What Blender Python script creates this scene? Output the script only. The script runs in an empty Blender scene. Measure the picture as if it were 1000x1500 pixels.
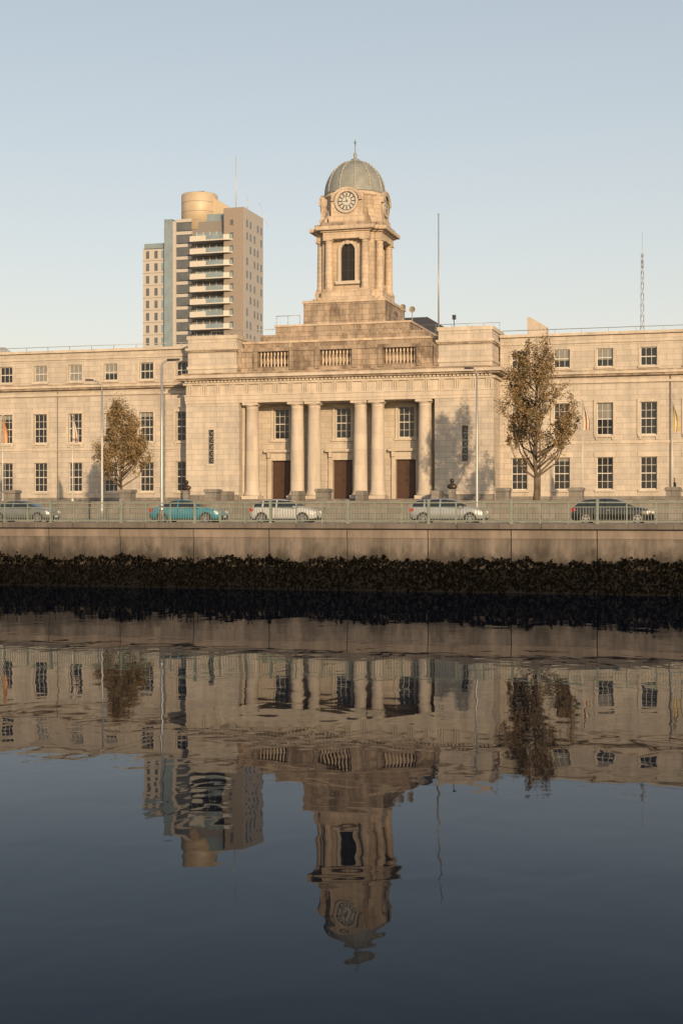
import bpy, math, random
from math import sin, cos, pi, radians
from mathutils import Vector, Matrix

scene = bpy.context.scene
scene.view_settings.view_transform = 'Standard'
scene.view_settings.look = 'None'
scene.view_settings.exposure = 0
rnd = random.Random(7)

# ------------------------------------------------------------------ materials
def new_mat(name):
    m = bpy.data.materials.new(name); m.use_nodes = True
    nt = m.node_tree
    return m, nt, nt.nodes['Principled BSDF']

def simple(name, col, rough=0.6, metal=0.0, var=0.15, scale=3.0, coat=0.0, spec=0.5):
    m, nt, b = new_mat(name)
    n = nt.nodes.new('ShaderNodeTexNoise'); n.inputs['Scale'].default_value = scale; n.inputs['Detail'].default_value = 4
    g = nt.nodes.new('ShaderNodeNewGeometry')
    nt.links.new(g.outputs['Position'], n.inputs['Vector'])
    mix = nt.nodes.new('ShaderNodeMix'); mix.data_type = 'RGBA'
    mix.inputs[6].default_value = (*[c*(1-var) for c in col], 1)
    mix.inputs[7].default_value = (*[min(1, c*(1+var)) for c in col], 1)
    nt.links.new(n.outputs['Fac'], mix.inputs[0])
    nt.links.new(mix.outputs[2], b.inputs['Base Color'])
    b.inputs['Roughness'].default_value = rough
    b.inputs['Metallic'].default_value = metal
    b.inputs['Coat Weight'].default_value = coat
    b.inputs['Specular IOR Level'].default_value = spec
    return m

def stone(name, c1, c2, mortar, bw=1.25, rh=0.5, dark=None, lo=0.5, hi=0.75, streak=0.35, nscale=0.5, rough=0.85, mort=0.018, zgrad=None):
    m, nt, b = new_mat(name)
    N = nt.nodes.new; L = nt.links.new
    g = N('ShaderNodeNewGeometry'); s = N('ShaderNodeSeparateXYZ'); L(g.outputs['Position'], s.inputs[0])
    a = N('ShaderNodeMath'); a.operation = 'ADD'; L(s.outputs[0], a.inputs[0]); L(s.outputs[1], a.inputs[1])
    c = N('ShaderNodeCombineXYZ'); L(a.outputs[0], c.inputs[0]); L(s.outputs[2], c.inputs[1])
    br = N('ShaderNodeTexBrick'); L(c.outputs[0], br.inputs['Vector'])
    br.inputs['Scale'].default_value = 1; br.inputs['Brick Width'].default_value = bw
    br.inputs['Row Height'].default_value = rh; br.inputs['Mortar Size'].default_value = mort
    br.inputs['Color1'].default_value = (*c1, 1); br.inputs['Color2'].default_value = (*c2, 1); br.inputs['Mortar'].default_value = (*mortar, 1)
    mp = N('ShaderNodeMapping'); mp.inputs['Scale'].default_value = (1.3, 1.3, 0.22); L(g.outputs['Position'], mp.inputs[0])
    n1 = N('ShaderNodeTexNoise'); n1.inputs['Scale'].default_value = 1.0; n1.inputs['Detail'].default_value = 6; n1.inputs['Roughness'].default_value = 0.65; L(mp.outputs[0], n1.inputs['Vector'])
    mr = N('ShaderNodeMapRange'); L(n1.outputs['Fac'], mr.inputs[0]); mr.inputs[1].default_value = 0.35; mr.inputs[2].default_value = 0.7
    mr.inputs[3].default_value = 1.0; mr.inputs[4].default_value = 1.0-streak
    mul = N('ShaderNodeMix'); mul.data_type = 'RGBA'; mul.blend_type = 'MULTIPLY'; mul.inputs[0].default_value = 1
    L(br.outputs['Color'], mul.inputs[6]); L(mr.outputs[0], mul.inputs[7])
    out = mul.outputs[2]
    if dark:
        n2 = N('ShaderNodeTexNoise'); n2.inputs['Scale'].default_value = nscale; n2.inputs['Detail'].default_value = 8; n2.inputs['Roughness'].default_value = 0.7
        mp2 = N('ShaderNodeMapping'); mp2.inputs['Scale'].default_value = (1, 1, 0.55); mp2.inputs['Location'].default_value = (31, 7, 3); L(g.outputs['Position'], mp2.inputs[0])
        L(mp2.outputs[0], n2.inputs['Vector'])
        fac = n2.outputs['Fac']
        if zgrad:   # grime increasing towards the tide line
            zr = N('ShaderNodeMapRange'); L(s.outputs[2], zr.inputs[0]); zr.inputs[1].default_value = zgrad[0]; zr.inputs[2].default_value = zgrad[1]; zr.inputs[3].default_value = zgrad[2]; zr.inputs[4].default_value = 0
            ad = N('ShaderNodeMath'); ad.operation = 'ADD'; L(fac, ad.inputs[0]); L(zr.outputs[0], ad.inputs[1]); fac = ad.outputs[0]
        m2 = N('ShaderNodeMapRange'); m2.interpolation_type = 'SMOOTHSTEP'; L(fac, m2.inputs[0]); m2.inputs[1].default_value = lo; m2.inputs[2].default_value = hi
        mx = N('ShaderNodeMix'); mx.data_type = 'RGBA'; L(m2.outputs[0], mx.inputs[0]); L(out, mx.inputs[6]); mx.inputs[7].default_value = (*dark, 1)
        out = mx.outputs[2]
    L(out, b.inputs['Base Color']); b.inputs['Roughness'].default_value = rough
    n3 = N('ShaderNodeTexNoise'); n3.inputs['Scale'].default_value = 6; n3.inputs['Detail'].default_value = 5; L(g.outputs['Position'], n3.inputs['Vector'])
    bp = N('ShaderNodeBump'); bp.inputs['Strength'].default_value = 0.35; bp.inputs['Distance'].default_value = 0.03
    L(n3.outputs['Fac'], bp.inputs['Height']); L(bp.outputs[0], b.inputs['Normal'])
    return m

LIME = stone('limestone_ashlar', (0.54, 0.48, 0.41), (0.45, 0.41, 0.36), (0.31, 0.28, 0.245), dark=(0.29, 0.26, 0.225), lo=0.52, hi=0.85, streak=0.25)
LIME_C = stone('limestone_dressed', (0.56, 0.495, 0.415), (0.49, 0.435, 0.37), (0.38, 0.34, 0.295), bw=2.6, rh=1.4, dark=(0.26, 0.225, 0.185), lo=0.54, hi=0.86, streak=0.28, mort=0.01)
LIME_T = stone('limestone_tower', (0.58, 0.475, 0.365), (0.49, 0.405, 0.32), (0.34, 0.28, 0.225), bw=1.0, rh=0.42, dark=(0.20, 0.145, 0.10), lo=0.52, hi=0.78, streak=0.32)
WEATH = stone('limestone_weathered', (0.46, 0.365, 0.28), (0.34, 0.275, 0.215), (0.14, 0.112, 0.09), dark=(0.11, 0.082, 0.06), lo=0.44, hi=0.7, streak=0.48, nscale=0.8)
WING = stone('limestone_wing', (0.52, 0.465, 0.40), (0.435, 0.395, 0.345), (0.30, 0.27, 0.235), dark=(0.28, 0.25, 0.215), lo=0.52, hi=0.85, streak=0.25)
GRAN = stone('granite_low_wall', (0.24, 0.225, 0.205), (0.19, 0.18, 0.165), (0.11, 0.10, 0.095), bw=1.0, rh=0.4, streak=0.4)
QUAY = stone('quay_concrete', (0.245, 0.205, 0.175), (0.225, 0.19, 0.163), (0.15, 0.12, 0.11), bw=400, rh=50, dark=(0.12, 0.097, 0.08), lo=0.45, hi=0.8, streak=0.45, nscale=0.7)
QUAY2 = stone('quay_concrete_lower', (0.20, 0.172, 0.15), (0.185, 0.162, 0.142), (0.15, 0.12, 0.11), bw=400, rh=50, dark=(0.042, 0.036, 0.03), lo=0.46, hi=0.82, streak=0.65, nscale=0.9, zgrad=(1.5, 2.5, 0.28))
COPE = stone('quay_coping', (0.17, 0.15, 0.135), (0.14, 0.125, 0.115), (0.07, 0.06, 0.055), bw=2.15, rh=50, streak=0.5)
FRAME = simple('window_paint', (0.55, 0.53, 0.49), 0.5)
GLASS = simple('window_glass', (0.018, 0.02, 0.024), 0.06, var=0.5, scale=0.8, spec=0.5)
GLASS2 = simple('window_glass_blind', (0.20, 0.20, 0.19), 0.12, var=0.25, scale=2.0, spec=0.5)
DOOR = simple('door_timber', (0.06, 0.028, 0.016), 0.5, var=0.35, scale=5)
DARK = simple('dark_void_and_shade', (0.01, 0.01, 0.01), 0.8)
IRON = simple('black_iron', (0.03, 0.03, 0.032), 0.5)
LEAD = simple('dome_lead', (0.22, 0.235, 0.225), 0.55, var=0.4, scale=1.3)
LEAD_R = simple('dome_rib', (0.38, 0.36, 0.31), 0.55, var=0.25)
SLATE = simple('roof_slate', (0.06, 0.06, 0.065), 0.6, var=0.3)
DIAL = simple('clock_dial', (0.46, 0.46, 0.42), 0.4)
POLE = simple('pole_paint', (0.50, 0.50, 0.47), 0.4, metal=0.2)
STEEL = simple('galvanised_steel', (0.34, 0.35, 0.35), 0.4, metal=0.4)
RAILP = simple('railing_paint', (0.18, 0.215, 0.185), 0.5, var=0.4)
ASPH = simple('asphalt', (0.05, 0.05, 0.052), 0.9, var=0.3, scale=8)
PAVE = stone('paving', (0.22, 0.21, 0.195), (0.18, 0.172, 0.163), (0.11, 0.105, 0.10), bw=0.9, rh=0.6, streak=0.2)
WHITE = simple('road_paint', (0.75, 0.75, 0.72), 0.7)
BARK = simple('bark', (0.12, 0.09, 0.065), 0.9, var=0.4, scale=6)
BRONZE = simple('bronze', (0.05, 0.038, 0.028), 0.45, metal=0.6)

# ------------------------------------------------------------------ mesh builder
class MB:
    def __init__(s, name, parent=None):
        s.name = name; s.parent = parent; s.v = []; s.f = []; s.mi = []; s.sm = []; s.mats = []
    def m(s, mat):
        if mat not in s.mats: s.mats.append(mat)
        return s.mats.index(mat)
    def face(s, idx, mat, smooth=False):
        s.f.append(idx); s.mi.append(s.m(mat)); s.sm.append(smooth)
    def add(s, pts):
        n = len(s.v); s.v.extend([tuple(p) for p in pts]); return n
    def quad(s, a, b, c, d, mat, smooth=False):
        n = s.add([a, b, c, d]); s.face((n, n+1, n+2, n+3), mat, smooth)
    def box(s, x0, x1, y0, y1, z0, z1, mat):
        n = s.add([(x0,y0,z0),(x1,y0,z0),(x1,y1,z0),(x0,y1,z0),(x0,y0,z1),(x1,y0,z1),(x1,y1,z1),(x0,y1,z1)])
        for q in ((0,3,2,1),(4,5,6,7),(0,1,5,4),(1,2,6,5),(2,3,7,6),(3,0,4,7)):
            s.face(tuple(n+i for i in q), mat)
    def prism(s, pts, z0, z1, mat, cap=True):
        k = len(pts); n = s.add([(p[0],p[1],z0) for p in pts]+[(p[0],p[1],z1) for p in pts])
        for i in range(k):
            j = (i+1) % k; s.face((n+i, n+j, n+k+j, n+k+i), mat)
        if cap:
            s.face(tuple(n+k+i for i in range(k)), mat); s.face(tuple(n+k-1-i for i in range(k)), mat)
    def prism_y(s, pts, y0, y1, mat):
        k = len(pts); n = s.add([(p[0],y0,p[1]) for p in pts]+[(p[0],y1,p[1]) for p in pts])
        for i in range(k):
            j = (i+1) % k; s.face((n+j, n+i, n+k+i, n+k+j), mat)
        s.face(tuple(n+i for i in range(k)), mat); s.face(tuple(n+2*k-1-i for i in range(k)), mat)
    def lathe(s, cx, cy, prof, n, mat, smooth=True):
        b = len(s.v)
        for r, z in prof:
            for i in range(n):
                a = 2*pi*i/n; s.v.append((cx+r*cos(a), cy+r*sin(a), z))
        for k in range(len(prof)-1):
            for i in range(n):
                j = (i+1) % n
                s.face((b+k*n+i, b+k*n+j, b+(k+1)*n+j, b+(k+1)*n+i), mat, smooth)
        s.face(tuple(b+n-1-i for i in range(n)), mat)
        e = b+(len(prof)-1)*n; s.face(tuple(e+i for i in range(n)), mat)
    def tube(s, p0, p1, r0, r1, n, mat):
        p0 = Vector(p0); p1 = Vector(p1); d = (p1-p0)
        if d.length < 1e-6: return
        d.normalize(); u = d.orthogonal().normalized(); w = d.cross(u)
        b = s.add([p0+(u*cos(2*pi*i/n)+w*sin(2*pi*i/n))*r0 for i in range(n)]+[p1+(u*cos(2*pi*i/n)+w*sin(2*pi*i/n))*r1 for i in range(n)])
        for i in range(n):
            j = (i+1) % n; s.face((b+i, b+j, b+n+j, b+n+i), mat, True)
        s.face(tuple(b+n-1-i for i in range(n)), mat); s.face(tuple(b+n+i for i in range(n)), mat)
    def path(s, pts, r, n, mat):
        for i in range(len(pts)-1):
            ra = r[i] if isinstance(r, list) else r; rb = r[i+1] if isinstance(r, list) else r
            s.tube(pts[i], pts[i+1], ra, rb, n, mat)
    def build(s, loc=(0,0,0), rz=0):
        me = bpy.data.meshes.new(s.name); me.from_pydata(s.v, [], s.f)
        for mt in s.mats: me.materials.append(mt)
        me.polygons.foreach_set('material_index', s.mi); me.polygons.foreach_set('use_smooth', s.sm); me.update()
        o = bpy.data.objects.new(s.name, me); scene.collection.objects.link(o)
        o.location = loc; o.rotation_euler = (0,0,rz)
        if s.parent: o.parent = s.parent
        return o

def empty(name, loc=(0,0,0), rz=0, sc=1):
    e = bpy.data.objects.new(name, None); scene.collection.objects.link(e); e.location = loc; e.rotation_euler = (0,0,rz); e.empty_display_size = 0.5; e.scale = (sc, sc, sc)
    return e

def wall_open(mb, x0, x1, z0, z1, y0, y1, ops, mat):
    xs = sorted(set([x0, x1]+[o[0] for o in ops]+[o[1] for o in ops]))
    xs = [x for x in xs if x0 <= x <= x1]
    for i in range(len(xs)-1):
        a, b = xs[i], xs[i+1]; mid = (a+b)/2
        zz = z0
        for o in sorted([o for o in ops if o[0] < mid < o[1]], key=lambda o: o[2]):
            if o[2] > zz: mb.box(a, b, y0, y1, zz, o[2], mat)
            zz = o[3]
        if zz < z1: mb.box(a, b, y0, y1, zz, z1, mat)

def sash(wf, wg, cx, w, z0, z1, y, cols=3, rows=4, blind=0.0):
    x0, x1 = cx-w/2, cx+w/2
    zb = z1-(z1-z0)*blind
    if blind < 1: wg.box(x0, x1, y+0.06, y+0.08, z0, zb, GLASS)
    if blind > 0: wg.box(x0, x1, y+0.06, y+0.08, zb, z1, GLASS2)
    t = 0.07
    wf.box(x0, x0+t, y, y+0.055, z0, z1, FRAME); wf.box(x1-t, x1, y, y+0.055, z0, z1, FRAME)
    wf.box(x0+t, x1-t, y, y+0.055, z0, z0+t+0.02, FRAME); wf.box(x0+t, x1-t, y, y+0.055, z1-t, z1, FRAME)
    for i in range(1, cols):
        xx = x0+(x1-x0)*i/cols; wf.box(xx-0.018, xx+0.018, y+0.01, y+0.05, z0+t+0.02, z1-t, FRAME)
    for j in range(1, rows):
        zz = z0+(z1-z0)*j/rows; h = 0.04 if (rows % 2 == 0 and j == rows//2) else 0.018
        wf.box(x0+t, x1-t, y+0.003, y+0.047, zz-h, zz+h, FRAME)

# ------------------------------------------------------------------ CITY HALL
X0 = -36.4
hall = empty('city_hall', (X0, 0, 0))
walls = MB('walls', hall); trim = MB('trim', hall); wf = MB('window_frames', hall); wg = MB('window_glass', hall)
YF, YW = 124.8, 128.3
wingx = [16.35+3.82*k for k in range(9)]
END = 50.5
for sgn in (-1, 1):
    ops = []
    for xx in wingx:
        cx = sgn*xx
        for (a, b) in ((6.1, 9.0), (10.95, 13.85), (17.05, 18.7)):
            ops.append((cx-0.72, cx+0.72, a, b))
    xa, xb = (14.6, END) if sgn > 0 else (-END, -14.6)
    wall_open(walls, xa, xb, 4.6, 19.9, YW, YW+0.5, ops, WING)
    walls.box(xa, xb, YW+0.5, YW+16, 4.6, 19.6, WING)
    for xx in wingx:
        cx = sgn*xx
        for r, (a, b) in enumerate(((6.1, 9.0), (10.95, 13.85), (17.05, 18.7))):
            bl = rnd.choice([0, 0, 0, 0.3, 0.5, 1.0, 0.15]) if r else rnd.choice([0, 0, 0, 0.25, 0.12])
            if r == 2: bl = rnd.choice([0, 0.6, 1.0, 1.0])
            sash(wf, wg, cx, 1.44, a, b, YW+0.2, 3, 4 if r < 2 else 2, bl)
            trim.box(cx-0.9, cx+0.9, YW-0.16, YW-0.002, a-0.2, a-0.01, LIME_C)
            if r == 0:
                trim.box(cx-0.95, cx+0.95, YW-0.07, YW-0.002, b+0.0, b+0.42, LIME_C)
            if r == 1:
                trim.box(cx-0.98, cx-0.74, YW-0.1, YW-0.002, a, b, LIME_C)
                trim.box(cx+0.74, cx+0.98, YW-0.1, YW-0.002, a, b, LIME_C)
                trim.box(cx-0.98, cx+0.98, YW-0.12, YW-0.002, b, b+0.28, LIME_C)
                trim.box(cx-0.8, cx-0.62, YW-0.13, YW-0.002, a-0.42, a-0.2, LIME_C)
                trim.box(cx+0.62, cx+0.8, YW-0.13, YW-0.002, a-0.42, a-0.2, LIME_C)
            if r == 2:
                trim.box(cx-0.88, cx-0.73, YW-0.05, YW-0.002, a, b, LIME_C)
                trim.box(cx+0.73, cx+0.88, YW-0.05, YW-0.002, a, b, LIME_C)
    trim.box(xa, xb, YW-0.14, YW-0.002, 4.6, 5.5, GRAN)
    trim.box(xa, xb, YW-0.10, YW-0.003, 10.2, 10.42, LIME_C)
    trim.box(xa, xb, YW-0.18, YW-0.003, 15.6, 15.8, LIME_C)
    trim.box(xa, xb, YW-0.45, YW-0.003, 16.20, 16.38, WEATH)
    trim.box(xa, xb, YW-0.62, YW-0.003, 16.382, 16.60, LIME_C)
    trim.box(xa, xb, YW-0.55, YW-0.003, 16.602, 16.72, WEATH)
    trim.box(xa, xb, YW-0.12, YW-0.003, 19.2, 19.3, LIME_C)
    trim.box(xa, xb, YW-0.28, YW+0.7, 19.902, 20.15, LIME_C)
    trim.tube((xa, YW+0.9, 20.65), (xb, YW+0.9, 20.65), 0.03, 0.03, 5, STEEL)
    for i in range(int((xb-xa)/2.4)+1):
        trim.box(xa+i*2.4, xa+i*2.4+0.05, YW+0.88, YW+0.93, 20.1, 20.65, STEEL)
    walls.box(xa if sgn > 0 else xa, xb, YW+17, YW+28, 4.6, 18.6, WING)
    for xx in (18.25, 29.7, 41.2):
        trim.tube((sgn*xx, YW-0.1, 4.9), (sgn*xx, YW-0.1, 16.1), 0.05, 0.05, 6, GRAN)

# ---- central block
wall_open(walls, -14.6, -9.3, 4.6, 14.27, YF, YF+0.5, [(-12.38, -11.82, 8.6, 11.8)], LIME)
wall_open(walls, 9.3, 14.6, 4.6, 14.27, YF, YF+0.5, [(11.75, 12.31, 8.6, 11.8)], LIME)
for sgn in (-1, 1):
    a, b = sorted((sgn*9.3, sgn*14.6))
    walls.box(a, b, YF+0.5, YF+18, 4.6, 14.27, LIME)
    cx = -12.1 if sgn < 0 else 12.03
    wg.box(cx-0.28, cx+0.28, YF+0.3, YF+0.32, 8.6, 11.8, GLASS)
    for k in range(5):
        z0 = 8.62+k*0.635; z1 = z0+0.6
        wf.box(cx-0.28, cx+0.28, YF+0.2, YF+0.26, z0-0.03, z0+0.03, STEEL)
        wf.tube((cx-0.25, YF+0.22, z0), (cx+0.25, YF+0.22, z1), 0.025, 0.025, 4, STEEL)
        wf.tube((cx+0.25, YF+0.24, z0), (cx-0.25, YF+0.24, z1), 0.025, 0.025, 4, STEEL)
    trim.box(cx-0.4, cx+0.4, YF-0.08, YF-0.002, 8.4, 8.6, LIME_C)
    trim.box(a-(0.1 if sgn < 0 else 0), b+(0.1 if sgn > 0 else 0), YF-0.12, YF-0.002, 4.6, 5.7, GRAN)
    e = sgn*9.3
    a2, b2 = sorted((e-sgn*0.25, e-sgn*0.002))
    walls.box(a2, b2, YF+0.9, YF+2.7, 5.3, 14.27, LIME_C)
YB = 127.5
ops = []
for cx in (-6.03, 0, 6.03):
    ops += [(cx-0.95, cx+0.95, 5.3, 8.95), (cx-0.75, cx+0.75, 10.95, 13.85)]
wall_open(walls, -9.3, 9.3, 5.3, 14.27, YB, YB+0.5, ops, LIME)
walls.box(-9.3, 9.3, YB+0.5, YF+18, 4.6, 14.27, DARK)
doors = MB('doors', hall)
for cx in (-6.03, 0, 6.03):
    sash(wf, wg, cx, 1.5, 10.95, 13.85, YB+0.22, 3, 4, 0)
    trim.box(cx-1.0, cx-0.76, YB-0.12, YB-0.002, 10.9, 13.9, LIME_C); trim.box(cx+0.76, cx+1.0, YB-0.12, YB-0.002, 10.9, 13.9, LIME_C)
    trim.box(cx-1.0, cx+1.0, YB-0.12, YB-0.002, 13.902, 14.1, LIME_C); trim.box(cx-1.1, cx+1.1, YB-0.18, YB-0.002, 10.7, 10.898, LIME_C)
    for s2 in (-1, 1):
        a, b = sorted((cx+s2*0.95, cx+s2*1.35)); trim.box(a, b, YB-0.22, YB-0.002, 5.3, 9.2, LIME_C)
        a, b = sorted((cx+s2*1.0, cx+s2*1.3)); trim.box(a, b, YB-0.45, YB-0.221, 9.2, 9.7, LIME_C)
    trim.box(cx-0.949, cx+0.949, YB-0.20, YB-0.002, 8.951, 9.2, LIME_C)
    trim.box(cx-1.4, cx+1.4, YB-0.22, YB-0.002, 9.201, 9.7, LIME_C)
    trim.box(cx-1.6, cx+1.6, YB-0.55, YB-0.002, 9.701, 9.95, LIME_C)
    for s2 in (-1, 1):
        a, b = sorted((cx+s2*0.01, cx+s2*0.94))
        doors.box(a, b, YB+0.25, YB+0.33, 5.3, 8.94, DOOR)
        for (p, q) in ((5.5, 6.3), (6.5, 7.4), (7.6, 8.7)):
            doors.box(a+0.14, b-0.14, YB+0.20, YB+0.249, p, q, DOOR)
            doors.box(a+0.26, b-0.26, YB+0.17, YB+0.199, p+0.12, q-0.12, DOOR)
        doors.lathe(cx+s2*0.12, YB+0.16, [(0.03, 7.0), (0.05, 7.05), (0.03, 7.1)], 8, BRONZE)
trim.box(-9.3, 9.3, YF-0.2, YB-0.002, 4.9, 5.3, GRAN)
for i in range(4):
    trim.box(-9.9+0.002*i, 9.9-0.002*i, YF-0.6-0.45*i, YF-0.201-0.45*i if i == 0 else YF-0.6-0.45*(i-1)-0.001, 4.62, 5.24-0.12*i+0.0, GRAN)
for e in (-9.9, 9.9, -3.0, 3.0):
    trim.box(e-0.35, e+0.35, YF-2.6, YF-0.61, 4.62, 6.0, GRAN)
cols = MB('columns', hall)
def column(mb, cx, cy, z0, z1, r, mat, n=28, sq=True):
    h = z1-z0; b = 0.35*r/0.6
    mb.box(cx-r*1.25, cx+r*1.25, cy-r*1.25, cy+r*1.25, z0, z0+b*0.8, mat)
    prof = [(r*1.22, z0+b*0.8), (r*1.25, z0+b*1.1), (r*1.16, z0+b*1.4), (r*1.08, z0+b*1.55), (r*1.12, z0+b*1.8), (r*1.02, z0+b*2.0)]
    for i in range(7):
        t = i/6; prof.append((r*(1.0-0.13*t**1.6), z0+b*2.05+(h-b*3.6)*t))
    zt = z0+h-b*1.5
    prof += [(r*0.92, zt+0.02), (r*0.92, zt+b*0.12), (r*0.87, zt+b*0.16), (r*0.87, zt+b*0.5), (r*1.0, zt+b*0.62), (r*1.12, zt+b*0.9)]
    mb.lathe(cx, cy, prof, n, mat)
    mb.box(cx-r*1.16, cx+r*1.16, cy-r*1.16, cy+r*1.16, zt+b*0.9, z1, mat)
for cx in (-8.25, -3.85, -2.2, 2.2, 3.85, 8.25):
    column(cols, cx, YF+0.75, 5.3, 14.27, 0.65, LIME_C)
cols.build()
W = 14.6
walls.box(-W, W, YF, YF+18, 14.271, 16.4, LIME_C)
trim.box(-W-0.05, W+0.05, YF-0.08, YF-0.002, 14.272, 14.55, LIME_C)
trim.box(-W-0.08, W+0.08, YF-0.13, YF-0.002, 14.551, 14.95, LIME_C)
trim.box(-W-0.14, W+0.14, YF-0.2, YF-0.002, 14.951, 15.08, LIME_C)
xx = -14.2
while xx < 14.3:
    for j in (-0.2, 0, 0.2):
        trim.box(xx+j-0.07, xx+j+0.07, YF-0.10, YF-0.003, 15.082, 15.9, LIME_C)
    trim.box(xx-0.3, xx+0.3, YF-0.12, YF-0.003, 15.902, 15.99, LIME_C)
    xx += 1.42
xx = -14.45
while xx < 14.55:
    trim.box(xx-0.13, xx+0.13, YF-0.38, YF-0.003, 16.2, 16.398, LIME_C); xx += 0.36
trim.box(-W-0.22, W+0.22, YF-0.22, YF+6, 15.992, 16.198, LIME_C)
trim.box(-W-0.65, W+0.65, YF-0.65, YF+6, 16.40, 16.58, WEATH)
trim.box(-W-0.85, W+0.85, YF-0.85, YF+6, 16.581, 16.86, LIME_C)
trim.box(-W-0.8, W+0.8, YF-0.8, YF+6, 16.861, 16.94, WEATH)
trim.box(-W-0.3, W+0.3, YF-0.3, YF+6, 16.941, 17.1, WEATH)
for sgn in (-1, 1):
    a, b = sorted((sgn*9.6, sgn*14.45))
    walls.box(a, b, YF+0.1, YF+6, 17.101, 20.3, LIME)
    trim.box(a-0.08, b+0.08, YF+0.0, YF+6.1, 17.5, 17.75, LIME_C)
    trim.box(a-0.12, b+0.12, YF-0.05, YF+6.15, 19.1, 19.28, WEATH)
    trim.box(a-0.2, b+0.2, YF-0.12, YF+6.2, 19.281, 19.5, LIME_C)
    trim.box(a-0.1, b+0.1, YF+0.02, YF+6.1, 20.3, 20.65, LIME_C)
YBAL = YF+0.35
bal = MB('balustrade', hall)
bal.box(-9.59, 9.59, YBAL-0.1, YBAL+0.9, 17.101, 17.55, WEATH)
bal.box(-9.59, 9.59, YBAL-0.12, YBAL+0.7, 19.0, 19.35, WEATH)
for a, b in [(-9.59, -7.55), (-4.45, -1.55), (1.55, 4.45), (7.55, 9.59)]:
    bal.box(a, b, YBAL-0.02, YBAL+0.6, 17.551, 18.999, WEATH)
    bal.box(a+0.0, a+0.45, YBAL-0.22, YBAL-0.021, 17.3, 19.2, WEATH); bal.box(b-0.45, b, YBAL-0.22, YBAL-0.021, 17.3, 19.2, WEATH)
for c in (-6, 0, 6):
    for i in range(9):
        bx = c-1.32+i*0.33
        bal.lathe(bx, YBAL+0.25, [(0.1, 17.56), (0.1, 17.66), (0.06, 17.7), (0.13, 17.95), (0.12, 18.1), (0.06, 18.45), (0.06, 18.6), (0.1, 18.7), (0.1, 18.99)], 8, LIME_T)
bal.build()
att = MB('attic', hall)
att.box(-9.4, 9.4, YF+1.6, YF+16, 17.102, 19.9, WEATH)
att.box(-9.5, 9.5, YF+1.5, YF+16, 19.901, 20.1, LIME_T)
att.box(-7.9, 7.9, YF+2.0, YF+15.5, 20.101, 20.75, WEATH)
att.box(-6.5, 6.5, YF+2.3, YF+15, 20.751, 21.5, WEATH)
att.box(-6.6, 6.6, YF+2.2, YF+15, 21.501, 21.68, LIME_T)
att.build()
roof = MB('roof', hall)
def hip(mb, x0, x1, y0, y1, z0, z1, ins, mat):
    n = mb.add([(x0,y0,z0),(x1,y0,z0),(x1,y1,z0),(x0,y1,z0),(x0+ins,y0+ins,z1),(x1-ins,y0+ins,z1),(x1-ins,y1-ins,z1),(x0+ins,y1-ins,z1)])
    for q in ((4,5,6,7),(0,1,5,4),(1,2,6,5),(2,3,7,6),(3,0,4,7)): mb.face(tuple(n+i for i in q), mat)
hip(roof, -11, 11, YF+12, YF+34, 20.2, 24.2, 6.5, SLATE)
roof.build()
rf = MB('rooftop_fittings', hall)
for (xa, xb, y, z) in ((-13.6, -6.8, YF+4, 20.65), (6.8, 14.3, YF+5, 20.65), (-6.5, -4.2, YF+2.6, 21.68)):
    n = max(2, int((xb-xa)/1.5))
    for i in range(n+1):
        px = xa+(xb-xa)*i/n; rf.tube((px, y, z), (px, y, z+0.9), 0.025, 0.025, 5, STEEL)
    rf.tube((xa, y, z+0.9), (xb, y, z+0.9), 0.03, 0.03, 5, STEEL)
rf.tube((8.1, 132, 19.8), (8.1, 132, 32.2), 0.09, 0.05, 8, STEEL)
rf.lathe(8.1, 132, [(0.02, 32.2), (0.12, 32.28), (0.02, 32.4)], 8, STEEL)
DISH = simple('dish_paint', (0.26, 0.22, 0.17), 0.6)
for (cx, cz) in ((5.0, 23.4), (5.9, 23.15)):
    rf.tube((cx, 130.5, 20.7), (cx, 130.5, cz), 0.04, 0.04, 6, STEEL)
    v = rf.add([(cx+0.3*cos(2*pi*i/14), 130.3+0.1, cz+0.3*sin(2*pi*i/14)) for i in range(14)]+[(cx+0.05, 130.6, cz)])
    for i in range(14): rf.face((v+i, v+(i+1) % 14, v+14), DISH)
    rf.tube((cx, 130.5, cz), (cx, 129.9, cz), 0.02, 0.02, 4, STEEL)
rf.tube((10.6, 127, 20.6), (10.6, 127, 21.6), 0.04, 0.04, 6, IRON)
rf.box(10.45, 10.75, 126.9, 127.2, 21.6, 22.0, IRON)
rf.prism_y([(15.0, 20), (16.9, 20), (16.9, 22.6), (15.3, 23.6), (15.0, 23.6)], 142, 143.5, LIME_C)
rf.build()

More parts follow.
